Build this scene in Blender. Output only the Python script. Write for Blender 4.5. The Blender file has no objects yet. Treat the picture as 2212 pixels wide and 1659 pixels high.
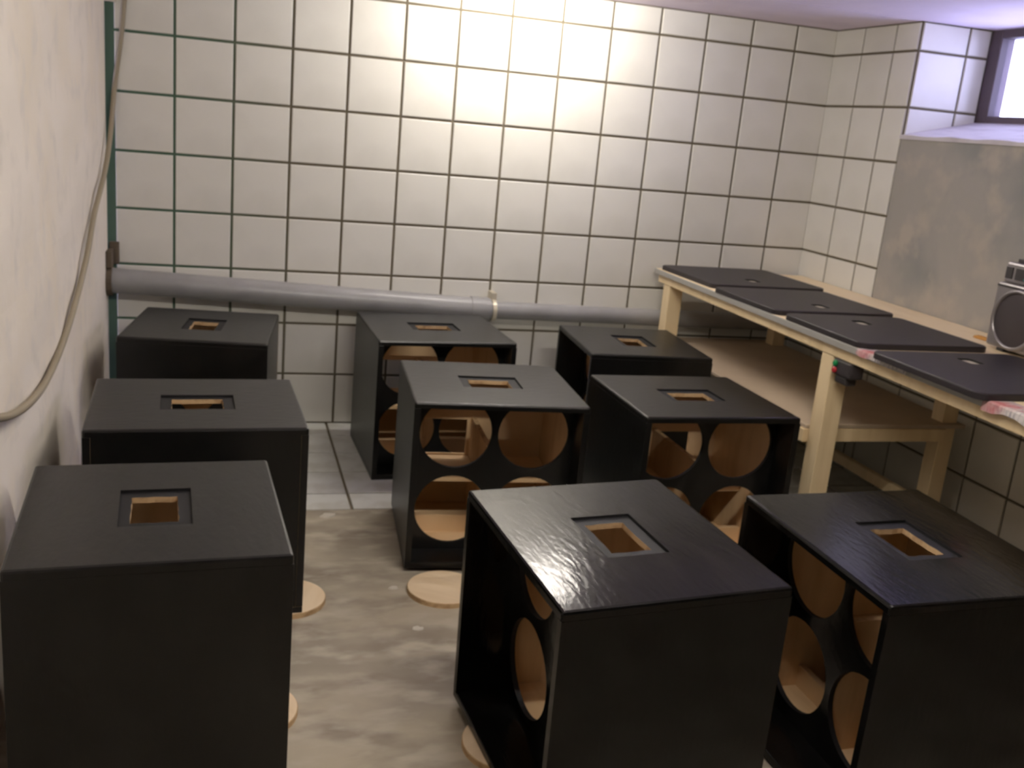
import bpy, bmesh, math, random
from math import sin, cos, pi, radians
from mathutils import Vector, Matrix

# ---------------------------------------------------------------- camera, world, lights, exposure
U = 0.25                                   # one wall tile = 25 cm
def P(x, y, z):                            # tile units (z = 0 at the upper grout line, floor at -8) -> metres
    return Vector((x * U, y * U, (z + 8.0) * U))

scene = bpy.context.scene
col = scene.collection
CX, CY, CZ, YAW, PITCH, ROLL, FPX = 1.8885, -19.0154, -1.9493, 0.29432, -0.2558, 0.09235, 2136.43
cam_data = bpy.data.cameras.new('camera')
cam = bpy.data.objects.new('camera', cam_data)
col.objects.link(cam)
fw = Vector((sin(YAW) * cos(PITCH), cos(YAW) * cos(PITCH), sin(PITCH)))
rt = Vector((cos(YAW), -sin(YAW), 0))
up = rt.cross(fw)
r2 = rt * cos(ROLL) + up * sin(ROLL)
u2 = up * cos(ROLL) - rt * sin(ROLL)
m = Matrix((r2, u2, -fw)).transposed().to_4x4()
m.translation = P(CX, CY, CZ)
cam.matrix_world = m
cam_data.sensor_width = 36.0
cam_data.lens = FPX / 2212 * 36.0
cam_data.clip_start = 0.02
cam_data.dof.use_dof = True
cam_data.dof.focus_distance = 0.55
cam_data.dof.aperture_fstop = 26.0
scene.camera = cam

world = bpy.data.worlds.new('sky')
scene.world = world
world.use_nodes = True
bg = world.node_tree.nodes['Background']
bg.inputs['Color'].default_value = (0.62, 0.62, 1.0, 1)
bg.inputs['Strength'].default_value = 10.5

vs = scene.view_settings
vs.view_transform = 'Standard'
vs.look = 'None'
vs.gamma = 1
vs.use_curve_mapping = False
vs.exposure = 0.27

LAMP_MAIN = dict(x0=5.6, x1=8.6, y=-1.75, z=0.43, strength=150.0, color=(1.0, 0.95, 0.84))
LAMP_ROOM = dict(x0=3.4, x1=8.2, y=-12.3, z=0.40, strength=185.0, color=(1.0, 0.95, 0.84))

# ---------------------------------------------------------------- materials
def mat(name, color, rough=0.5, spec=0.5, metal=0.0, noise=None, bump=None, emit=None, coat=0.0, extra=None):
    """noise=(scale, colour2, amount, stretch); bump=(scale, strength, stretch)"""
    mt = bpy.data.materials.new(name)
    mt.use_nodes = True
    nt = mt.node_tree
    b = nt.nodes['Principled BSDF']
    b.inputs['Base Color'].default_value = (*color, 1)
    b.inputs['Roughness'].default_value = rough
    b.inputs['Specular IOR Level'].default_value = spec
    b.inputs['Metallic'].default_value = metal
    b.inputs['Coat Weight'].default_value = coat
    tc = nt.nodes.new('ShaderNodeTexCoord')
    def tex(scale, stretch, detail=4):
        mp = nt.nodes.new('ShaderNodeMapping')
        mp.inputs['Scale'].default_value = stretch
        nt.links.new(tc.outputs['Object'], mp.inputs['Vector'])
        n = nt.nodes.new('ShaderNodeTexNoise')
        n.inputs['Scale'].default_value = scale
        n.inputs['Detail'].default_value = detail
        nt.links.new(mp.outputs['Vector'], n.inputs['Vector'])
        return n
    if noise:
        last = None
        lst = noise if isinstance(noise, list) else [noise]
        for sc, c2, amt, st in lst:
            n = tex(sc, st)
            rp = nt.nodes.new('ShaderNodeValToRGB')
            cc = 0.62 - 0.25 * amt
            rp.color_ramp.elements[0].position = cc - 0.09
            rp.color_ramp.elements[1].position = cc + 0.09
            rp.color_ramp.elements[0].color = (0, 0, 0, 1)
            rp.color_ramp.elements[1].color = (1, 1, 1, 1)
            nt.links.new(n.outputs['Fac'], rp.inputs['Fac'])
            mx = nt.nodes.new('ShaderNodeMix')
            mx.data_type = 'RGBA'
            if last is None:
                mx.inputs[6].default_value = (*color, 1)
            else:
                nt.links.new(last, mx.inputs[6])
            mx.inputs[7].default_value = (*c2, 1)
            nt.links.new(rp.outputs['Color'], mx.inputs[0])
            last = mx.outputs[2]
        nt.links.new(last, b.inputs['Base Color'])
    if bump:
        n = tex(bump[0], bump[2], 3)
        bp = nt.nodes.new('ShaderNodeBump')
        bp.inputs['Strength'].default_value = bump[1]
        bp.inputs['Distance'].default_value = 0.002
        nt.links.new(n.outputs['Fac'], bp.inputs['Height'])
        nt.links.new(bp.outputs['Normal'], b.inputs['Normal'])
    if emit:
        b.inputs['Emission Color'].default_value = (*emit[0], 1)
        b.inputs['Emission Strength'].default_value = emit[1]
    return mt

ONE = (1, 1, 1)
M = {}
M['tile'] = mat('glazed_white_tile', (0.74, 0.72, 0.66), 0.32, 0.45, noise=(3.0, (0.69, 0.67, 0.61), 0.3, ONE), bump=(6, 0.15, ONE))
M['tile_floor'] = mat('floor_tile', (0.66, 0.66, 0.61), 0.35, 0.45, noise=(9.0, (0.56, 0.55, 0.49), 0.3, ONE))
M['plaster'] = mat('beige_wall_plaster', (0.86, 0.79, 0.70), 0.85, 0.2,
                   noise=[(2.2, (0.84, 0.755, 0.63), 0.3, ONE), (9.0, (0.78, 0.72, 0.64), 0.05, ONE)], bump=(14, 0.6, ONE))
M['cement'] = mat('grey_cement_render', (0.36, 0.34, 0.31), 0.9, 0.2,
                  noise=[(2.4, (0.27, 0.27, 0.26), 0.3, ONE), (7.0, (0.42, 0.38, 0.33), 0.2, ONE)], bump=(30, 0.5, ONE))
M['ceiling'] = mat('whitewash_violet_glow', (0.92, 0.82, 0.95), 0.9, 0.2, noise=(3.0, (0.87, 0.77, 0.90), 0.3, ONE), bump=(12, 0.5, ONE))  # violet glow of the lens flare is put into the ceiling colour
M['concrete'] = mat('stained_concrete_floor', (0.42, 0.365, 0.275), 0.62, 0.4,
                    noise=[(2.0, (0.30, 0.26, 0.20), 0.5, (1, 1.2, 1)), (4.5, (0.26, 0.215, 0.165), 0.2, (0.8, 1.4, 1)),
                           (9.0, (0.47, 0.42, 0.33), 0.2, (0.7, 1.5, 1))], bump=(16, 0.5, ONE))
M['black'] = mat('satin_black_paint', (0.0035, 0.0035, 0.0033), 0.34, 0.45, noise=(5.0, (0.006, 0.0057, 0.0053), 0.3, (1, 3, 1)), bump=(26, 0.35, (1, 2.5, 1)))
M['black_gloss'] = mat('fresh_glossy_black_paint', (0.0035, 0.0035, 0.0033), 0.14, 0.25, noise=(5.0, (0.007, 0.0065, 0.006), 0.3, (1, 3, 1)), bump=(24, 0.30, (1, 3.4, 1)))
M['matt'] = mat('matt_black_paint', (0.005, 0.005, 0.006), 0.6, 0.4)
M['panel'] = mat('black_panel_covering', (0.022, 0.018, 0.020), 0.45, 0.35, bump=(40, 0.3, ONE))
M['ply'] = mat('raw_plywood', (0.74, 0.53, 0.31), 0.7, 0.3, noise=[(3.0, (0.66, 0.45, 0.25), 0.35, (1, 6, 1)), (2.0, (0.78, 0.57, 0.35), 0.2, ONE)])
M['cutwood'] = mat('sawn_wood_edge', (0.58, 0.40, 0.22), 0.8, 0.3, noise=(30.0, (0.42, 0.27, 0.14), 0.3, ONE))
M['disc'] = mat('pale_plywood_disc', (0.84, 0.66, 0.45), 0.65, 0.3, noise=(2.5, (0.78, 0.60, 0.39), 0.3, (1, 7, 1)))
M['pine'] = mat('pine_timber', (0.83, 0.66, 0.41), 0.55, 0.35, noise=(3.0, (0.76, 0.59, 0.35), 0.3, (6, 6, 0.8)))
M['pine_top'] = mat('pale_table_board', (0.90, 0.74, 0.50), 0.5, 0.35, noise=(3.0, (0.86, 0.69, 0.45), 0.3, (6, 0.8, 6)))
M['shelf'] = mat('brownish_shelf_board', (0.52, 0.42, 0.31), 0.6, 0.3, noise=(2.0, (0.44, 0.35, 0.26), 0.4, ONE))
M['edge'] = mat('grey_edge_strip', (0.42, 0.41, 0.38), 0.4, 0.5, metal=0.2)
M['pipe'] = mat('grey_plastic_pipe', (0.31, 0.305, 0.305), 0.34, 0.5, noise=(6.0, (0.27, 0.265, 0.265), 0.3, ONE))
M['bracket'] = mat('pale_pipe_clamp', (0.66, 0.60, 0.48), 0.35, 0.5, metal=0.3)
M['rust'] = mat('dull_brown_iron', (0.10, 0.075, 0.05), 0.7, 0.4)
M['cable'] = mat('beige_cable_sheath', (0.32, 0.27, 0.19), 0.55, 0.4)
M['dark_wall'] = mat('dark_brown_wall', (0.06, 0.05, 0.045), 0.8, 0.3)
M['frame'] = mat('dark_window_frame', (0.10, 0.075, 0.085), 0.5, 0.4)
M['sill'] = mat('white_painted_sill', (0.62, 0.58, 0.60), 0.55, 0.4, noise=(5.0, (0.50, 0.46, 0.48), 0.3, (3, 1, 1)))
M['silver'] = mat('silver_plastic', (0.27, 0.25, 0.255), 0.3, 0.5, metal=0.55)
M['darkplastic'] = mat('dark_plastic', (0.035, 0.03, 0.032), 0.4, 0.5)
M['grille'] = mat('speaker_mesh', (0.045, 0.035, 0.036), 0.55, 0.4, bump=(900, 0.6, ONE))
M['teal'] = mat('teal_print', (0.02, 0.16, 0.16), 0.4)
M['green'] = mat('green_button', (0.0, 0.22, 0.06), 0.4)
M['red'] = mat('red_button', (0.42, 0.02, 0.03), 0.4)
M['paper'] = mat('newsprint', (0.60, 0.56, 0.54), 0.8, 0.2, noise=[(35.0, (0.34, 0.31, 0.33), 0.2, (1, 3, 1)), (7.0, (0.50, 0.09, 0.10), 0.05, ONE)])
M['rag'] = mat('orange_scrap', (0.50, 0.24, 0.05), 0.7)
M['flake'] = mat('white_plaster_flake', (0.62, 0.58, 0.50), 0.9, 0.2)
M['porcelain'] = mat('lamp_base', (0.7, 0.68, 0.62), 0.4, 0.5)

def grout_mat():
    mt = mat('wall_grout', (0.20, 0.175, 0.125), 0.9, 0.2)
    nt = mt.node_tree
    b = nt.nodes['Principled BSDF']
    g = nt.nodes.new('ShaderNodeNewGeometry')
    sp = nt.nodes.new('ShaderNodeSeparateXYZ')
    nt.links.new(g.outputs['Position'], sp.inputs[0])
    n = nt.nodes.new('ShaderNodeTexNoise'); n.inputs['Scale'].default_value = 4
    ad = nt.nodes.new('ShaderNodeMath'); ad.operation = 'MULTIPLY_ADD'
    nt.links.new(n.outputs['Fac'], ad.inputs[0]); ad.inputs[1].default_value = 0.3
    nt.links.new(sp.outputs['X'], ad.inputs[2])
    mr = nt.nodes.new('ShaderNodeMapRange')
    mr.inputs['From Min'].default_value = 0.45; mr.inputs['From Max'].default_value = 0.95
    nt.links.new(ad.outputs[0], mr.inputs['Value'])
    mx = nt.nodes.new('ShaderNodeMix'); mx.data_type = 'RGBA'
    mx.inputs[6].default_value = (0.095, 0.155, 0.11, 1)       # green paint left in the joints near the left corner
    mx.inputs[7].default_value = (0.165, 0.14, 0.10, 1)
    nt.links.new(mr.outputs['Result'], mx.inputs[0])
    nt.links.new(mx.outputs[2], b.inputs['Base Color'])
    return mt
M['grout'] = grout_mat()
M['grout_floor'] = mat('floor_grout', (0.20, 0.17, 0.12), 0.9, 0.2)

def glass_mat():
    mt = bpy.data.materials.new('window_glass'); mt.use_nodes = True
    nt = mt.node_tree; nt.nodes.clear()
    o = nt.nodes.new('ShaderNodeOutputMaterial')
    t = nt.nodes.new('ShaderNodeBsdfTransparent'); g = nt.nodes.new('ShaderNodeBsdfGlossy')
    g.inputs['Roughness'].default_value = 0.05
    f = nt.nodes.new('ShaderNodeFresnel'); f.inputs['IOR'].default_value = 1.3
    mx = nt.nodes.new('ShaderNodeMixShader')
    t.inputs['Color'].default_value = (0.92, 0.94, 0.96, 1)
    nt.links.new(f.outputs[0], mx.inputs[0]); nt.links.new(t.outputs[0], mx.inputs[1])
    nt.links.new(g.outputs[0], mx.inputs[2]); nt.links.new(mx.outputs[0], o.inputs['Surface'])
    return mt
M['glass'] = glass_mat()

# ---------------------------------------------------------------- mesh helpers
def finish(name, bm, mats, parent=None, loc=None, smooth=False, bevel=None, weight=False):
    if not isinstance(mats, (list, tuple)):
        mats = [mats]
    me = bpy.data.meshes.new(name)
    bmesh.ops.recalc_face_normals(bm, faces=bm.faces)
    bm.to_mesh(me); bm.free()
    for k in mats:
        me.materials.append(M[k])
    if smooth:
        for p in me.polygons: p.use_smooth = True
    o = bpy.data.objects.new(name, me)
    col.objects.link(o)
    if parent: o.parent = parent
    if loc is not None: o.location = loc
    if bevel:
        md = o.modifiers.new('bevel', 'BEVEL'); md.width = bevel; md.segments = 2
        md.limit_method = 'WEIGHT' if weight else 'ANGLE'
        md.angle_limit = radians(40)
    return o

def box(bm, x0, x1, y0, y1, z0, z1, mi=0):
    v = [bm.verts.new((x, y, z)) for z in (z0, z1) for x, y in ((x0, y0), (x1, y0), (x1, y1), (x0, y1))]
    for f in ((3, 2, 1, 0), (4, 5, 6, 7), (0, 1, 5, 4), (1, 2, 6, 5), (2, 3, 7, 6), (3, 0, 4, 7)):
        bm.faces.new([v[i] for i in f]).material_index = mi
    return v

def tbox(bm, x0, x1, y0, y1, z0, z1, mi=0, origin=None):
    """box in tile units; minus origin (metres)"""
    a = P(min(x0, x1), min(y0, y1), min(z0, z1)); b = P(max(x0, x1), max(y0, y1), max(z0, z1))
    if origin is not None: a = a - origin; b = b - origin
    return box(bm, a.x, b.x, a.y, b.y, a.z, b.z, mi)

def obox(name, mk, x0, x1, y0, y1, z0, z1, parent=None, bevel=None, org=None):
    bm = bmesh.new(); tbox(bm, x0, x1, y0, y1, z0, z1, origin=org)
    return finish(name, bm, mk, parent, bevel=bevel)

def loop(bm, pts):
    v = [bm.verts.new(p) for p in pts]
    return v, [bm.edges.new((v[i], v[(i + 1) % len(v)])) for i in range(len(v))]

def fill(bm, *edge_lists, mi=0):
    es = [e for l in edge_lists for e in l]
    r = bmesh.ops.triangle_fill(bm, edges=es, use_beauty=True, use_dissolve=False)
    for g in r['geom']:
        if isinstance(g, bmesh.types.BMFace): g.material_index = mi

def walls(bm, a, b, mi=0):
    n = len(a)
    for i in range(n):
        bm.faces.new((a[i], a[(i + 1) % n], b[(i + 1) % n], b[i])).material_index = mi

def circle(cx, cy, r, n=40):
    return [(cx + r * cos(2 * pi * i / n), cy + r * sin(2 * pi * i / n)) for i in range(n)]

def tube(bm, pts, r, n=10, mi=0, cap=True):
    rings = []
    prev = None
    for i, p in enumerate(pts):
        t = (pts[min(i + 1, len(pts) - 1)] - pts[max(i - 1, 0)]).normalized()
        ref = Vector((0, 0, 1)) if abs(t.z) < 0.9 else Vector((1, 0, 0))
        if prev is None: a = t.cross(ref).normalized()
        else: a = (prev - t * prev.dot(t)).normalized()
        prev = a
        b = t.cross(a)
        rr = r[i] if isinstance(r, (list, tuple)) else r
        rings.append([bm.verts.new(p + (a * cos(2 * pi * k / n) + b * sin(2 * pi * k / n)) * rr) for k in range(n)])
    for a, b in zip(rings, rings[1:]): walls(bm, a, b, mi)
    if cap:
        bm.faces.new(rings[0]).material_index = mi; bm.faces.new(rings[-1]).material_index = mi

def empty(name, loc, rz=0.0):
    o = bpy.data.objects.new(name, None); o.empty_display_size = 0.1
    o.location = loc; o.rotation_euler = (0, 0, rz)
    col.objects.link(o)
    return o

def tag(o, label, cat, group=None):
    o['label'] = label; o['category'] = cat
    if group: o['group'] = group
    return o

def struct(o):
    o['kind'] = 'structure'
    return o

# ---------------------------------------------------------------- the room
XR, XL, YF, ZC = 13.94, -0.12, -23.5, 0.51
REC = 15.45                                 # window frame plane
random.seed(4)

tile_cache = {}
def tile_mesh(w, h, key):
    k = (round(w, 3), round(h, 3), key)
    if k in tile_cache: return tile_cache[k]
    g = 0.0235                              # half joint
    a, b = (w / 2 - g) * U, (h / 2 - g) * U
    t, e = 0.030 * U, 0.012 * U
    bm = bmesh.new()
    v0 = [bm.verts.new(p) for p in ((-a, -b, 0), (a, -b, 0), (a, b, 0), (-a, b, 0))]
    v1 = [bm.verts.new((x * 1.0, y * 1.0, t - e * 0.6)) for x, y in ((-a, -b), (a, -b), (a, b), (-a, b))]
    v2 = [bm.verts.new((sx * (a - e), sy * (b - e), t)) for sx, sy in ((-1, -1), (1, -1), (1, 1), (-1, 1))]
    walls(bm, v0, v1); walls(bm, v1, v2); bm.faces.new(v2)
    me = bpy.data.meshes.new('tile'); bmesh.ops.recalc_face_normals(bm, faces=bm.faces); bm.to_mesh(me); bm.free()
    me.materials.append(M[key])
    tile_cache[k] = me
    return me

def put_tile(parent, centre, w, h, ax, key='tile'):
    """ax: 'y' faces -y, 'x' faces -x, 'z' faces +z"""
    o = bpy.data.objects.new('tile', tile_mesh(w, h, key)); col.objects.link(o)
    if ax == 'y': R = Matrix(((1, 0, 0), (0, 0, -1), (0, 1, 0)))
    elif ax == 'x': R = Matrix(((0, 0, -1), (-1, 0, 0), (0, 1, 0)))
    else: R = Matrix.Identity(3)
    j = 0.0028
    R = R @ Matrix.Rotation(random.uniform(-j, j), 3, 'X') @ Matrix.Rotation(random.uniform(-j, j), 3, 'Y')
    o.matrix_world = Matrix.Translation(centre) @ R.to_4x4()
    o.parent = parent
    return o

# back wall and its tiles
wb = struct(obox('wall_back', 'grout', XL - 0.8, REC + 0.4, 0.0, 0.8, -8.4, 1.0))
rows = [(ZC, 0.0)] + [(-j, -j - 1) for j in range(8)]
cols_b = [(i, i + 1) for i in range(13)] + [(13, XR)]
for a, b in rows:
    for c, d in cols_b:
        put_tile(wb, P((c + d) / 2, 0.0, (a + b) / 2), d - c, a - b, 'y')

# left wall: rough plaster, one displaced sheet with thickness
bm = bmesh.new()
ny, nz = 90, 34
def lw(y, z):
    return 0.035 * sin(y * 0.9 + 1) * sin(z * 0.8) + 0.012 * sin(y * 3.1 + z * 2.3) + 0.01 * sin(z * 4.7 - y * 1.3)
g = []
for i in range(ny + 1):
    y = -0.1 + (YF + 0.1) * i / ny
    g.append([bm.verts.new(P(XL + lw(y, z) * min(1, -y * 0.6), y, z)) for z in [-8.3 + (ZC + 0.1 + 8.3) * k / nz for k in range(nz + 1)]])
for i in range(ny):
    for k in range(nz):
        bm.faces.new((g[i][k], g[i + 1][k], g[i + 1][k + 1], g[i][k + 1]))
back = [bm.verts.new(P(XL - 0.8, y, z)) for y, z in ((-0.1, -8.3), (YF, -8.3), (YF, ZC + 0.1), (-0.1, ZC + 0.1))]
bm.faces.new(back)
bm.faces.new([g[0][k] for k in range(nz + 1)] + [back[3], back[0]])
bm.faces.new([g[ny][k] for k in range(nz, -1, -1)] + [back[1], back[2]])
bm.faces.new([g[i][0] for i in range(ny, -1, -1)] + [back[0], back[1]])
bm.faces.new([g[i][nz] for i in range(ny + 1)] + [back[2], back[3]])
struct(finish('wall_left', bm, 'plaster', smooth=False))

# right wall around the window recess
WY0, WY1, SILL0, SILL1, WTOP = -2.70, -7.40, -1.50, -1.14, 0.51
bm = bmesh.new()
tbox(bm, XR, REC + 0.4, 0.0, WY0, -8.4, 1.0)
tbox(bm, XR, REC + 0.4, WY0, WY1, -8.4, SILL0)
tbox(bm, XR, REC + 0.4, WY1, YF, -8.4, 1.0)
wr = struct(finish('wall_right', bm, 'grout'))
for a, b in rows:
    for c, d in ((0, -1), (-1, -2), (-2, WY0)):
        put_tile(wr, P(XR, (c + d) / 2, (a + b) / 2), abs(d - c), a - b, 'x')
for a, b in ((-5, -6), (-6, -7), (-7, -8)):
    for c in [WY0] + [-3 - k for k in range(8)]:
        d = -3 if c == WY0 else c - 1
        put_tile(wr, P(XR, (c + d) / 2, (a + b) / 2), abs(d - c), a - b, 'x')
# recess side (faces the camera)
for a, b in ((ZC, 0.0), (0.0, -1.0), (-1.0, SILL0 + 0.02)):
    for c, d in ((XR, 14.97), (14.97, REC)):
        if a == -1.0: b2 = SILL0 - 0.03 if c == XR else SILL1 - 0.2
        else: b2 = b
        if abs(a - b2) > 0.1: put_tile(wr, P((c + d) / 2, WY0, (a + b2) / 2), d - c, a - b2, 'y')
pp = finish('cement_panel', (lambda b: (tbox(b, XR - 0.035, XR + 0.02, WY0 - 0.03, -12.5, SILL0 - 0.03, -5.0), b)[1])(bmesh.new()), 'cement', wr)
pp['label'] = 'grey cement patch under the window'
finish('plaster_panel', (lambda b: (tbox(b, XR - 0.035, XR + 0.02, WY1 - 0.03, YF, SILL0 - 0.03, ZC), b)[1])(bmesh.new()), 'cement', wr)
# window
bm = bmesh.new()
a, b = P(REC, WY1, SILL1 - 0.1), P(REC + 0.35, WY0, WTOP + 0.1)
fy = 0.30
tbox(bm, REC, REC + 0.3, WY0, WY0 - fy, -1.50, WTOP + 0.2)
tbox(bm, REC, REC + 0.3, WY1, WY1 + fy, -1.50, WTOP + 0.2)
tbox(bm, REC, REC + 0.3, WY0 - fy, WY1 + fy, -1.50, -1.02)
tbox(bm, REC, REC + 0.3, WY0 - fy, WY1 + fy, 0.36, WTOP + 0.2)
win = struct(finish('window_1', bm, 'frame', bevel=0.004))
finish('pane', (lambda b: (tbox(b, REC + 0.13, REC + 0.16, WY0 - fy, WY1 + fy, -1.02, 0.36), b)[1])(bmesh.new()), 'glass', win)
bm = bmesh.new()
n = 14
top = []
for i in range(n + 1):
    y = WY0 + (WY1 - WY0) * i / n
    top.append((bm.verts.new(P(XR - 0.06, y, SILL0 + 0.012 * sin(i * 1.9))), bm.verts.new(P(REC + 0.02, y, SILL1)),
                bm.verts.new(P(XR - 0.06, y, SILL0 - 0.07)), bm.verts.new(P(REC + 0.02, y, SILL0 - 0.07))))
for p, q in zip(top, top[1:]):
    bm.faces.new((p[0], q[0], q[1], p[1])); bm.faces.new((p[2], p[0], q[0], q[2])[::-1]); bm.faces.new((p[2], p[3], q[3], q[2])); bm.faces.new((p[1], q[1], q[3], p[3]))
for e in (top[0], top[-1]): bm.faces.new((e[0], e[1], e[3], e[2]))
finish('window_sill', bm, 'sill', win)

# front wall (behind the camera), ceiling in two slabs with the seam seen in the photo
struct(obox('wall_front', 'dark_wall', XL - 0.8, REC + 0.4, YF, YF - 0.8, -8.4, 1.0))
bm = bmesh.new()
tbox(bm, XL - 0.8, REC + 0.4, -0.0, WY0 + 0.012, ZC, ZC + 0.6)
tbox(bm, XL - 0.8, REC + 0.4, WY0 - 0.018, YF, ZC, ZC + 0.6)
tbox(bm, XL - 0.8, REC + 0.4, 0, YF, ZC + 0.6, ZC + 0.8)
struct(finish('ceiling', bm, 'ceiling'))

# floor: bare concrete, with a tiled strip along the back wall
FE = -4.50
bm = bmesh.new()
tbox(bm, XL - 0.8, REC + 0.4, FE, YF, -8.6, -8.0)
tbox(bm, XL - 0.8, REC + 0.4, 0, FE, -8.6, -8.04, 1)
fl = struct(finish('floor', bm, ['concrete', 'grout_floor']))
xs = [XL + 0.02] + [k - 0.13 for k in range(1, 15)] + [XR]
ys = [0, -0.8, -1.8, -2.8, -3.8, FE + 0.02]
for a, b in zip(xs, xs[1:]):
    for c, d in zip(ys, ys[1:]):
        put_tile(fl, P((a + b) / 2, (c + d) / 2, -8.03), b - a, c - d, 'z', 'tile_floor')

# ---------------------------------------------------------------- lamps
def tube_lamp(spec, label):
    x0, x1 = spec['x0'], spec['x1']
    org = P((x0 + x1) / 2, spec['y'], ZC)
    t = empty('ceiling_lamp', org)
    tag(t, label, 'lamp')
    bm = bmesh.new(); box(bm, (x0 - x1) / 2 * U, (x1 - x0) / 2 * U, -0.02, 0.02, -0.006, -0.0005)
    finish('lamp_housing', bm, 'porcelain', t, bevel=0.003)
    zt = (spec['z'] - ZC) * U
    for s in (-1, 1):
        c = s * (x1 - x0) / 2 * U
        bm = bmesh.new(); box(bm, min(c, c - s * 0.014), max(c, c - s * 0.014), -0.013, 0.013, zt - 0.016, -0.006)
        finish('lamp_holder', bm, 'porcelain', t, bevel=0.002)
    key = 'lit_tube_' + label[:9]
    M[key] = mat('lit_fluorescent_tube', (0.9, 0.9, 0.9), 0.4, emit=(spec['color'], spec['strength']))
    bm = bmesh.new(); h = (x1 - x0) / 2 * U - 0.015
    tube(bm, [Vector((-h, 0, zt)), Vector((h, 0, zt))], 0.013, 12)
    finish('fluorescent_tube', bm, key, t, smooth=False)
tube_lamp(LAMP_MAIN, 'fluorescent tube lamp on the ceiling close to the tiled back wall')
tube_lamp(LAMP_ROOM, 'long fluorescent tube lamp on the ceiling over the front boxes')

# ---------------------------------------------------------------- speaker cabinets
def ragged(w, d, n, amp, rnd):
    pts = []
    for (x0, y0), (x1, y1) in (((-w, -d), (w, -d)), ((w, -d), (w, d)), ((w, d), (-w, d)), ((-w, d), (-w, -d))):
        for k in range(n):
            t = k / n
            j = 0 if k == 0 else rnd.uniform(-amp, amp)
            nx, ny_ = (y1 - y0), -(x1 - x0)
            L = math.hypot(nx, ny_)
            pts.append((x0 + (x1 - x0) * t + nx / L * j, y0 + (y1 - y0) * t + ny_ / L * j))
    return pts

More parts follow.
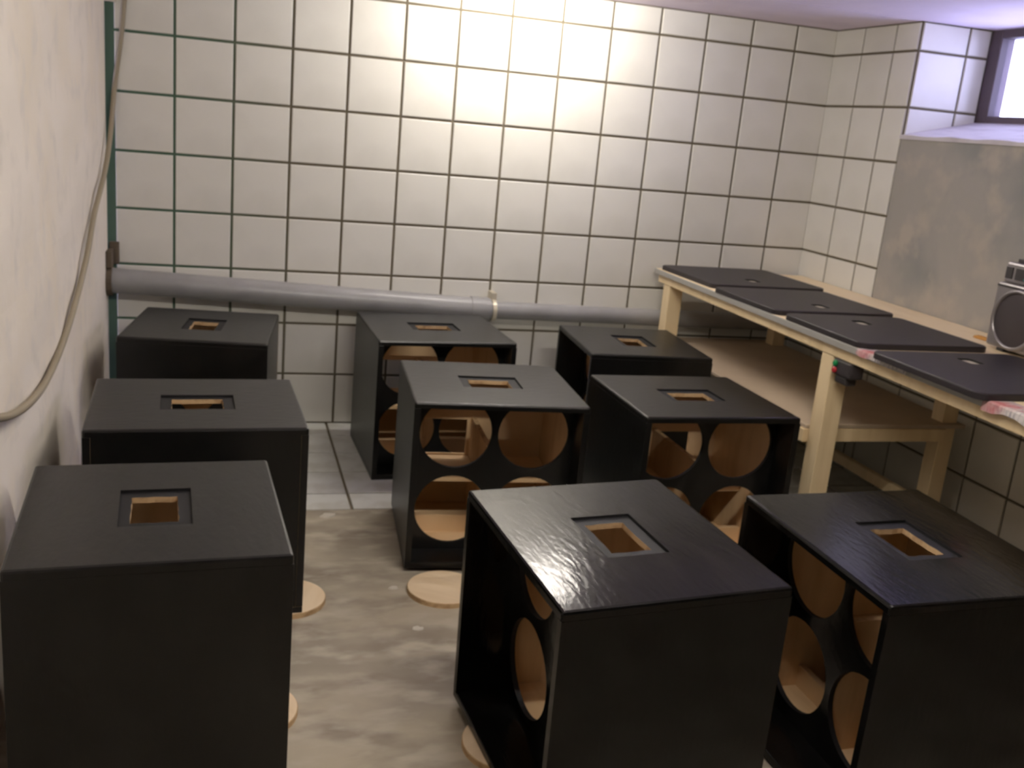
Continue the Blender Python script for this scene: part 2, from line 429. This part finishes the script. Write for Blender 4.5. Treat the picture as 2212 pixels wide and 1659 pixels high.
def cabinet(label, cx, cy, rot, w, d, face, zbot=-8.0, ztop=-5.562, paint='black', seed=1, opening=(-0.79, -0.09)):
    """w, d: size along world x / y before the small rotation; face: 'front' | 'left' | 'back'"""
    rnd = random.Random(seed)
    ang = {'front': 0, 'left': -pi / 2, 'back': pi}[face]
    if face == 'left': W, D = d, w
    else: W, D = w, d
    W, D, H = W * U, D * U, (ztop - zbot) * U
    t = empty('speaker_cabinet', P(cx, cy, zbot), rot + ang)
    tag(t, label, 'speaker cabinet', 'empty black speaker cabinets')
    th = 0.085 * U
    rec = (0.53 if face == 'left' else 0.45) * U
    w2, d2 = W / 2, D / 2
    mats = [paint, 'ply', 'cutwood', 'matt']
    # top panel: routed recess with a rough-cut hole
    bm = bmesh.new()
    bw = bm.edges.layers.float.new('bevel_weight_edge')
    O1, e1 = loop(bm, [(-w2, -d2, H), (w2, -d2, H), (w2, d2, H), (-w2, d2, H)])
    r1 = [(-0.43 * U, -0.30 * U), (0.43 * U, -0.30 * U), (0.43 * U, 0.32 * U), (-0.43 * U, 0.32 * U)]
    R1, f1 = loop(bm, [(x, y, H) for x, y in r1])
    R2, f2 = loop(bm, [(x, y, H - 0.030 * U) for x, y in r1])
    hp = ragged(0.30 * U, 0.20 * U, 6, 0.010 * U, rnd)
    H1, g1 = loop(bm, [(x, y, H - 0.030 * U) for x, y in hp])
    H2, g2 = loop(bm, [(x, y, H - th) for x, y in hp])
    O2, e2 = loop(bm, [(-w2, -d2, H - th), (w2, -d2, H - th), (w2, d2, H - th), (-w2, d2, H - th)])
    fill(bm, e1, f1); walls(bm, R1, R2, 3); fill(bm, f2, g1, mi=3); walls(bm, H1, H2, 2); fill(bm, g2, e2, mi=1); walls(bm, O2, O1)
    for e in e1: e[bw] = 1.0
    for a_, b_ in zip(O1, O2):
        e = bm.edges.get((a_, b_))
        if e: e[bw] = 1.0
    finish('top_panel', bm, mats, t, bevel=0.007, weight=True)
    # side panels, bottom panel: painted outside, raw inside; black in front of the baffle
    def slab(name, x0, x1, y0, y1, z0, z1, inner):
        bm = bmesh.new()
        box(bm, x0, x1, y0, y1, z0, z1)
        bm.faces.ensure_lookup_table()
        # order: bottom, top, -y, +x, +y, -x
        idx = {'b': 0, 't': 1, 'f': 2, 'r': 3, 'k': 4, 'l': 5}
        bm.faces[idx[inner]].material_index = 1
        return finish(name, bm, mats, t, bevel=0.0025)
    yb = -d2 + rec                       # baffle front
    eps = 0.0004
    for s, inner in ((-1, 'r'), (1, 'l')):
        x0, x1 = sorted((s * w2, s * (w2 - th)))
        bm = bmesh.new()
        # front lip painted black inside, rear part raw wood
        pr = [(-d2, 0), (yb, 0), (d2, 0)]
        box(bm, x0, x1, -d2, yb + 0.004, th, H - th - eps, 0)
        box(bm, x0, x1, yb + 0.004, d2, th, H - th - eps, 0)
        bmesh.ops.remove_doubles(bm, verts=bm.verts, dist=1e-6)
        for f in list(bm.faces):
            c = f.calc_center_median()
            if abs(c.y - (yb + 0.004)) < 1e-5 and abs(f.normal.y if f.normal.length else 1) > 0.5:
                pass
        bmesh.ops.recalc_face_normals(bm, faces=bm.faces)
        for f in bm.faces:
            c = f.calc_center_median()
            if abs(c.x - s * (w2 - th)) < 1e-5 and c.y > yb: f.material_index = 1
        # drop the doubled internal faces
        dead = [f for f in bm.faces if abs(f.calc_center_median().y - (yb + 0.004)) < 1e-5]
        bmesh.ops.delete(bm, geom=dead, context='FACES_ONLY')
        finish('side_panel', bm, mats, t, bevel=0.0008)
    bm = bmesh.new()
    box(bm, -w2, w2, -d2, yb + 0.004, 0, th, 0)
    finish('bottom_lip', bm, mats, t, bevel=0.0025)
    slab('bottom_panel', -w2, w2, yb + 0.004 + eps, d2, 0, th, 't')
    # baffle with four speaker holes
    iw, z0, z1 = w2 - th, th, H - th
    bth = 0.055 * U
    bm = bmesh.new()
    pts = [(-iw, z0), (iw, z0), (iw, z1), (-iw, z1)]
    A, ea = loop(bm, [(x, yb, z) for x, z in pts]); B, eb = loop(bm, [(x, yb + bth, z) for x, z in pts])
    fa, fb = [ea], [eb]
    for hx in (-0.548, 0.548):
        for hz in (0.56, 1.685):
            c = circle(hx * U, H - hz * U, 0.505 * U)
            a_, x1_ = loop(bm, [(x, yb, z) for x, z in c]); b_, x2_ = loop(bm, [(x, yb + bth, z) for x, z in c])
            walls(bm, a_, b_, 3); fa.append(x1_); fb.append(x2_)
    fill(bm, *fa, mi=0); fill(bm, *fb, mi=1); walls(bm, A, B, 1)
    finish('baffle', bm, mats, t)
    # back panel with the jack-plate opening
    bm = bmesh.new()
    yk = d2 - 0.0006
    A, ea = loop(bm, [(x, yk, z) for x, z in pts]); B, eb = loop(bm, [(x, yk - bth, z) for x, z in pts])
    if opening:
        q = [(opening[0] * U, H - 1.48 * U), (opening[1] * U, H - 1.48 * U), (opening[1] * U, H - 0.91 * U), (opening[0] * U, H - 0.91 * U)]
        a_, x1_ = loop(bm, [(x, yk, z) for x, z in q]); b_, x2_ = loop(bm, [(x, yk - bth, z) for x, z in q])
        walls(bm, a_, b_, 2); fill(bm, ea, x1_, mi=0); fill(bm, eb, x2_, mi=1)
    else:
        fill(bm, ea, mi=0); fill(bm, eb, mi=1)
    walls(bm, A, B, 1)
    finish('back_panel', bm, mats, t)
    # inside: low centre divider, mid shelf, bottom batten
    bm = bmesh.new()
    box(bm, -0.035 * U, 0.035 * U, yb + bth + eps, yk - bth - eps, th, H - 0.86 * U, 1)
    bm.faces.ensure_lookup_table(); bm.faces[1].material_index = 2
    finish('divider', bm, mats, t)
    for s in (-1, 1):
        x0, x1 = sorted((s * 0.036 * U, s * (iw - eps)))
        bm = bmesh.new()
        box(bm, x0, x1, yb + (D - rec) * 0.42, yk - bth - eps, H - 1.56 * U, H - 1.50 * U, 1)
        finish('shelf', bm, mats, t)
        bm = bmesh.new()
        box(bm, x0, x1, -0.10 * U, -0.02 * U, th, th + 0.26 * U, 1)
        finish('batten', bm, mats, t)
    return t

BX = [
 ('FL', 1.314, -10.184, 0.057, 2.207, 2.359, 'left', 'black', 'black speaker cabinet nearest the left wall, filling the lower left corner'),
 ('FM', 5.474, -11.08, 0.075, 2.148, 2.504, 'left', 'black_gloss', 'glossy black speaker cabinet at bottom centre with bright scratched highlight on its top'),
 ('FR', 8.385, -11.402, 0.021, 2.201, 2.437, 'left', 'black_gloss', 'black speaker cabinet in the lower right corner with bluish sheen on its top'),
 ('ML', 1.598, -6.851, 0.042, 2.441, 2.169, 'back', 'black', 'black speaker cabinet against the left wall, middle one of the left column'),
 ('MM', 5.589, -5.715, -0.077, 2.396, 2.298, 'front', 'black', 'black speaker cabinet in the very centre with its round front holes facing the camera'),
 ('MR', 8.517, -6.258, 0.003, 2.354, 2.228, 'front', 'black', 'black speaker cabinet beside the table shelf with round front holes facing the camera'),
 ('BL', 1.578, -2.379, -0.118, 2.236, 2.367, 'left', 'black', 'black speaker cabinet in the far left corner under the grey pipe'),
 ('BM', 5.494, -1.985, 0.034, 2.393, 2.398, 'front', 'black', 'black speaker cabinet by the back wall behind the centre one, tiles seen through it'),
 ('BR', 9.058, -2.67, -0.076, 2.197, 2.333, 'left', 'black', 'black speaker cabinet at the far end beside the first table leg'),
]
DT = 0.068
for i, (k, x, y, r, w, d, fc, pt, lb) in enumerate(BX):
    raised = k in ('FL', 'FM', 'ML', 'MM')
    cab = cabinet(lb, x, y, r, w, d, fc, zbot=-8.0 + (DT if raised else 0.0), paint=pt, seed=i + 3,
            opening={'MR': (0.02, 0.63), 'BL': None}.get(k, (-0.79, -0.09)))
    if k in ('FR', 'FM'):        # tilt added so their tops reflect lamp and window; far sides higher
        tx, ty, zb = (1.0, -0.3, -7.975) if k == 'FR' else (1.2, -0.9, -7.91)
        cab.matrix_world = Matrix.Translation(P(x, y, zb)) @ Matrix.Rotation(radians(tx), 4, 'X') @ Matrix.Rotation(radians(ty), 4, 'Y') @ Matrix.Rotation(r - pi / 2, 4, 'Z')


# pale plywood discs (the cut-outs) lying under the cabinets
def disc(x, y, label, seed):
    t = bmesh.new()
    c = circle(0, 0, 0.485 * U, 48)
    e = 0.008 * U
    A = [t.verts.new((a, b, 0)) for a, b in c]; B = [t.verts.new((a, b, DT * U - e)) for a, b in c]
    C_ = [t.verts.new((a * 0.985, b * 0.985, DT * U)) for a, b in c]
    walls(t, A, B, 1); walls(t, B, C_, 1); t.faces.new(C_); t.faces.new(A[::-1])
    o = finish('wooden_disc', t, ['disc', 'cutwood'], loc=P(x, y, -8.0))
    o.rotation_euler.z = seed * 1.3
    tag(o, label, 'wooden disc', 'plywood cut-outs under the cabinets')
disc(2.70, -7.43, 'pale plywood disc poking out beside the middle cabinet of the left column', 1)
disc(4.74, -7.36, 'pale plywood disc poking out in front of the centre cabinet', 2)
disc(4.72, -10.74, 'pale plywood disc under the left edge of the glossy bottom centre cabinet', 3)
disc(2.20, -9.84, 'pale plywood disc poking out beside the lower left corner cabinet', 4)

# plaster flakes on the concrete
def flake(x, y, r, label, seed):
    rnd = random.Random(seed); bm = bmesh.new()
    n = 9
    A = []; B = []
    for i in range(n):
        q = r * rnd.uniform(0.6, 1.1); a = 2 * pi * i / n
        A.append(bm.verts.new((q * 1.5 * cos(a) * U, q * sin(a) * U, 0))); B.append(bm.verts.new((q * 1.3 * cos(a) * U, q * 0.8 * sin(a) * U, rnd.uniform(0.012, 0.02) * U)))
    walls(bm, A, B); bm.faces.new(B); bm.faces.new(A[::-1])
    o = finish('plaster_flake', bm, 'flake', loc=P(x, y, -8.0))
    tag(o, label, 'plaster flake', 'flakes on the concrete floor')
flake(3.48, -4.72, 0.10, 'larger white plaster flake beside the edge of the floor tiles', 1)
flake(4.22, -8.30, 0.05, 'small white plaster flake in front of the disc by the centre cabinet', 2)
flake(4.10, -7.20, 0.05, 'tiny white plaster flake just left of the disc by the centre cabinet', 3)

# ---------------------------------------------------------------- pipe along the back wall
pz = lambda x: -5.265 - 0.040 * min(x, 7) - (0.0 if x < 7 else 0.008 * (x - 7))
pr = empty('waste_pipe', P(7.0, -0.3, -5.5))
tag(pr, 'long grey pipe running along the tiled back wall', 'pipe')
def pipe_seg(x0, x1, r, name='pipe_section', mk='pipe', n=24):
    bm = bmesh.new(); k = max(2, int((x1 - x0) / 1.5) + 1)
    org = P(7.0, -0.3, -5.5)
    tube(bm, [P(x0 + (x1 - x0) * i / k, -0.3, pz(x0 + (x1 - x0) * i / k)) - org for i in range(k + 1)], r * U, n)
    o = finish(name, bm, mk, pr, smooth=True)
    md = o.modifiers.new('s', 'EDGE_SPLIT'); md.split_angle = radians(50)
    return o
pipe_seg(XL - 0.05, 6.95, 0.225)
pipe_seg(6.90, 13.9, 0.175)
pipe_seg(6.55, 6.90, 0.245, 'pipe_socket')
for xx in (7.02,):
    bm = bmesh.new(); org = P(7.0, -0.3, -5.5); c = P(xx, -0.3, pz(xx)) - org
    ring_r, tk = 0.185 * U, 0.03 * U
    A = []
    for k in range(28):
        a = 2 * pi * k / 28
        A.append([bm.verts.new(c + Vector((dx, rr * cos(a), rr * sin(a)))) for dx, rr in ((-0.04 * U, ring_r), (-0.04 * U, ring_r + tk), (0.04 * U, ring_r + tk), (0.04 * U, ring_r))])
    for k in range(28):
        p, q = A[k], A[(k + 1) % 28]
        for s in range(4): bm.faces.new((p[s], p[(s + 1) % 4], q[(s + 1) % 4], q[s]))
    # lug and screw on top, strap to the wall
    box(bm, c.x - 0.05 * U, c.x + 0.05 * U, c.y - 0.03 * U, c.y + 0.3 * U, c.z + ring_r, c.z + ring_r + 0.16 * U)
    o = finish('pipe_clamp', bm, 'bracket', pr); o['label'] = 'pale metal pipe clamp with a lug'
bm = bmesh.new(); org = P(7.0, -0.3, -5.5)
tube(bm, [P(XL, -0.3, pz(0)) - org, P(XL + 0.10, -0.3, pz(0)) - org], 0.27 * U, 24)
finish('pipe_flange', bm, 'rust', pr)

# iron stub in the corner above the pipe, green corner strip
bm = bmesh.new(); o_ = P(-0.06, -0.1, -4.9)
tbox(bm, XL + 0.03, 0.07, -0.035, -0.12, -4.60, -5.0, origin=o_)
tbox(bm, XL + 0.01, -0.02, -0.12, -0.5, -4.72, -5.02, origin=o_)
o = finish('iron_bracket', bm, 'rust', loc=o_, bevel=0.003)
tag(o, 'small dark iron bracket in the left corner just above the pipe', 'bracket')

# cable: down the back wall, across the corner, sagging along the left wall
def spline(pts, n=10):
    out = []
    for i in range(len(pts) - 1):
        p0, p1, p2, p3 = pts[max(i - 1, 0)], pts[i], pts[i + 1], pts[min(i + 2, len(pts) - 1)]
        for k in range(n):
            t = k / n
            out.append(0.5 * ((2 * p1) + (p2 - p0) * t + (2 * p0 - 5 * p1 + 4 * p2 - p3) * t * t + (3 * p1 - p0 - 3 * p2 + p3) * t ** 3))
    out.append(pts[-1]); return out
cr = empty('wall_cable', P(0.1, -0.1, -1.0))
tag(cr, 'thin beige cable hanging down the left corner and sagging along the plaster wall', 'cable')
org = P(0.1, -0.1, -1.0)
bm = bmesh.new()
tube(bm, [v - org for v in (P(0.33, -0.07, 0.51), P(0.25, -0.07, 0.0), P(0.20, -0.07, -0.52))], 0.035 * U, 10)
finish('cable_sleeve', bm, 'bracket', cr, smooth=True)
bm = bmesh.new()
pts = [P(0.20, -0.075, -0.45), P(0.14, -0.075, -1.1), P(0.03, -0.08, -1.9), P(-0.02, -0.35, -2.7), P(-0.03, -1.2, -3.3), P(-0.04, -2.6, -3.85),
       P(-0.04, -3.6, -4.38), P(-0.04, -5.2, -4.92), P(-0.04, -6.7, -5.2), P(-0.04, -7.9, -5.22), P(-0.04, -9.2, -5.02), P(-0.04, -10.6, -4.6)]
tube(bm, [v - org for v in spline(pts)], 0.042 * U, 8)
finish('cable_run', bm, 'cable', cr, smooth=True)
bm = bmesh.new(); tbox(bm, XL + 0.0, 0.06, -0.03, -0.10, -0.50, -0.56, origin=org)
finish('cable_clip', bm, 'flake', cr)

# ---------------------------------------------------------------- work table along the right wall
TX0, TZ = 10.42, -4.545
TY1 = -13.2
t0 = P(12.2, -6.5, -8.0)
tb = empty('work_table', t0)
tag(tb, 'long pine work table with a lower shelf along the right wall', 'table')
def tpart(name, mk, x0, x1, y0, y1, z0, z1, bevel=0.003):
    return obox(name, mk, x0, x1, y0, y1, z0, z1, parent=tb, bevel=bevel, org=t0)
tpart('table_top', 'pine_top', TX0 + 0.03, XR - 0.06, -0.24, TY1, TZ - 0.085, TZ)
tpart('edge_strip', 'edge', TX0, TX0 + 0.028, -0.24, TY1, TZ - 0.10, TZ - 0.002, 0.0015)['label'] = 'grey front edge strip'
tpart('front_rail', 'pine', TX0 + 0.06, TX0 + 0.20, -0.35, TY1 + 0.2, TZ - 0.26, TZ - 0.086)
tpart('back_rail', 'pine', 13.30, 13.44, -0.35, TY1 + 0.2, TZ - 0.26, TZ - 0.086)
LEGY = (-0.62, -6.42, -12.2)
for ly in LEGY:
    tpart('leg', 'pine', TX0 + 0.07, TX0 + 0.37, ly, ly - 0.30, -8.0, TZ - 0.262)
    yo = 0.42 if ly < -1 else 0.0
    tpart('leg', 'pine', 13.02, 13.30, ly + yo, ly + yo - 0.28, -8.0, TZ - 0.087)
for ly in LEGY:
    tpart('cross_rail', 'pine', TX0 - 0.02, 13.015, ly + 0.14, ly + 0.005, -6.24, -6.03)
tpart('shelf_board', 'shelf', TX0 + 0.02, 13.38, -0.35, -6.50 + 0.1, -6.028, -5.965)['label'] = 'lower shelf board'
tpart('lower_stretcher', 'pine', 12.90, 13.01, -0.5, -12.4, -7.5, -7.30)

# rounded black panels on the table
def rpanel(x0, x1, y0, y1, rz, slot, label):
    cx_, cy_ = (x0 + x1) / 2, (y0 + y1) / 2
    t = bmesh.new()
    hw, hd, r, th = abs(x1 - x0) / 2 * U, abs(y1 - y0) / 2 * U, 0.16 * U, 0.085 * U
    pts = []
    for sx, sy, a0 in ((1, 1, 0), (-1, 1, 90), (-1, -1, 180), (1, -1, 270)):
        for k in range(7):
            a = radians(a0 + 15 * k)
            pts.append((sx * (hw - r) + r * cos(a), sy * (hd - r) + r * sin(a)))
    e = 0.012 * U
    def inset(s): return [(x * (1 - s / hw), y * (1 - s / hd)) for x, y in pts]
    L0, a0 = loop(t, [(x, y, 0) for x, y in pts]); L1, a1 = loop(t, [(x, y, th - e) for x, y in pts]); L2, a2 = loop(t, [(x, y, th) for x, y in inset(e)])
    sx, sy = (slot[0] - cx_) * U, (slot[1] - cy_) * U
    hs = []
    for k in range(24):
        a = 2 * pi * k / 24
        hs.append((sx + 0.115 * U * max(-1, min(1, 1.25 * cos(a))), sy + 0.165 * U * max(-1, min(1, 1.25 * sin(a)))))
    S2, b2 = loop(t, [(x, y, th) for x, y in hs]); S0, b0 = loop(t, [(x, y, th - 0.028 * U) for x, y in hs])
    walls(t, L0, L1); walls(t, L1, L2); fill(t, a2, b2); walls(t, S2, S0, 1); fill(t, b0, mi=2); fill(t, a0)
    o = finish('grille_panel', t, ['panel', 'matt', 'bracket'], loc=P(cx_, cy_, TZ + 0.001))
    o.rotation_euler.z = rz
    tag(o, label, 'panel', 'black panels on the table')
rpanel(10.52, 12.95, -0.28, -2.62, 0.02, (11.72, -1.95), 'black rounded panel at the far end of the table, by the back wall')
rpanel(10.42, 12.75, -2.86, -5.04, 0.02, (11.6, -4.5), 'second black rounded panel from the far end of the table')
rpanel(10.44, 12.62, -5.26, -7.40, 0.0, (11.5, -5.85), 'third black rounded panel from the far end of the table')
rpanel(10.27, 12.60, -7.80, -9.95, 0.0, (11.5, -8.3), 'nearest black rounded panel on the table, in front of the radio')

# newspaper sheets peeping out under the panels
def sheet(y0, y1, over, label, seed):
    rnd = random.Random(seed); bm = bmesh.new()
    n = 10; A = []
    th = 0.006 * U
    for i in range(n + 1):
        y = y0 + (y1 - y0) * i / n
        drop = over * rnd.uniform(0.6, 1.0)
        pr_ = [(TX0 + 0.30, TZ + 0.001), (TX0 - 0.004, TZ + 0.004), (TX0 - 0.02, TZ - 0.012), (TX0 - 0.028, TZ - drop)]
        A.append([bm.verts.new(P(x, y, z) - P(TX0, y0, TZ)) for x, z in pr_])
    for p, q in zip(A, A[1:]):
        for k in range(3): bm.faces.new((p[k], q[k], q[k + 1], p[k + 1]))
    o = finish('newspaper_sheet', bm, 'paper', loc=P(TX0, y0, TZ))
    md = o.modifiers.new('s', 'SOLIDIFY'); md.thickness = 0.0006; md.offset = 1
    tag(o, label, 'newspaper', 'newspapers on the table edge')
sheet(-7.35, -8.45, 0.10, 'crumpled newspaper edge showing between the third and nearest table panels', 1)
sheet(-9.85, -11.6, 0.13, 'red and white newspaper hanging over the near end of the table edge', 2)
bm = bmesh.new(); bmesh.ops.create_icosphere(bm, subdivisions=2, radius=0.07 * U)
for v in bm.verts: v.co = Vector((v.co.x * 1.0, v.co.y * 2.6, max(0, v.co.z * 0.8)))
o = finish('orange_rag', bm, 'rag', loc=P(13.32, -6.40, TZ + 0.001), smooth=True)
tag(o, 'small orange scrap on the table beside the radio', 'rag')

# switch box under the front rail
so = P(TX0 + 0.13, -6.95, TZ - 0.26)
sb = empty('switch_box', so); tag(sb, 'small black switch box with green and red buttons under the table rail', 'switch')
bm = bmesh.new(); tbox(bm, TX0 + 0.03, TX0 + 0.27, -6.78, -7.22, TZ - 0.263, TZ - 0.50, origin=so); finish('switch_housing', bm, 'darkplastic', sb, bevel=0.008)
bm = bmesh.new(); tbox(bm, TX0 + 0.07, TX0 + 0.25, -6.82, -7.12, TZ - 0.50, TZ - 0.62, origin=so); finish('plug', bm, 'darkplastic', sb, bevel=0.008)
for zz, mk in ((TZ - 0.33, 'green'), (TZ - 0.43, 'red')):
    bm = bmesh.new(); c = P(TX0 + 0.03, -6.86, zz) - so
    tube(bm, [c, c + Vector((-0.02 * U, 0, 0)), c + Vector((-0.035 * U, 0, 0))], [0.045 * U, 0.045 * U, 0.03 * U], 16)
    finish('button', bm, mk, sb)['label'] = mk + ' push button'

# ---------------------------------------------------------------- portable radio on the table
ro = P(13.2, -8.1, TZ)
rad = empty('portable_radio', ro); tag(rad, 'silver portable radio with round dark speakers standing on the table', 'radio')
RX, RY0, RY1 = 12.88, -6.96, -9.30
def rb(name, mk, *a, bevel=0.004):
    bm = bmesh.new(); tbox(bm, *a, origin=ro); return finish(name, bm, mk, rad, bevel=bevel)
for fy in (-7.15, -9.1): rb('foot', 'darkplastic', RX + 0.05, RX + 0.4, fy, fy - 0.15, TZ + 0.001, TZ + 0.05)
body = rb('radio_body', 'silver', RX, RX + 0.5, RY0, RY1, TZ + 0.05, -3.54, bevel=0.012)
rb('control_deck', 'silver', RX + 0.06, RX + 0.48, RY0 - 0.04, RY1 + 0.04, -3.539, -3.24, bevel=0.008)
rb('trim_line', 'darkplastic', RX - 0.012, RX + 0.02, RY0 - 0.03, RY1 + 0.03, -3.60, -3.57, bevel=0.001)
dw = rb('dial_window', 'darkplastic', RX + 0.045, RX + 0.07, -7.22, RY1 + 0.15, -3.48, -3.31, bevel=0.001)
rb('tuning_strip', 'teal', RX + 0.036, RX + 0.046, -7.40, -8.9, -3.47, -3.44, bevel=0)
for k in range(1):
    rb('meter', 'darkplastic', RX + 0.045, RX + 0.07, -7.03, -7.16, -3.48, -3.31, bevel=0.001)
rb('top_buttons', 'darkplastic', RX + 0.14, RX + 0.40, -7.12, -9.1, -3.239, -3.18, bevel=0.003)
rb('cassette_door', 'darkplastic', RX - 0.012, RX + 0.02, -8.0, -8.35, -4.3, -3.75, bevel=0.002)
for sy in (-7.45, -8.85):
    c = P(RX, sy, -4.04) - ro
    bm = bmesh.new()
    A = []
    for k in range(40):
        a = 2 * pi * k / 40
        A.append([bm.verts.new(c + Vector((dx * U, rr * U * cos(a), rr * U * sin(a)))) for dx, rr in ((-0.0, 0.39), (-0.035, 0.395), (-0.035, 0.435), (0.0, 0.45))])
    for k in range(40):
        p, q = A[k], A[(k + 1) % 40]
        for s in range(3): bm.faces.new((p[s], p[s + 1], q[s + 1], q[s]))
    finish('speaker_ring', bm, 'silver', rad, smooth=True)
    bm = bmesh.new()
    prof = [(-0.004, 0.395), (-0.016, 0.33), (-0.03, 0.2), (-0.036, 0.02)]
    R_ = [[bm.verts.new(c + Vector((dx * U, rr * U * cos(2 * pi * k / 40), rr * U * sin(2 * pi * k / 40)))) for k in range(40)] for dx, rr in prof]
    for a_, b_ in zip(R_, R_[1:]): walls(bm, a_, b_)
    bm.faces.new(R_[-1])
    finish('speaker_grille', bm, 'grille', rad, smooth=True)
hb = bmesh.new()
hx = RX + 0.27
tube(hb, [v - ro for v in (P(hx, -7.18, -3.26), P(hx, -7.18, -2.94), P(hx, -7.24, -2.86), P(hx, -9.0, -2.86), P(hx, -9.06, -2.94), P(hx, -9.06, -3.26))], 0.04 * U, 10)
finish('carry_handle', hb, 'silver', rad, smooth=True)
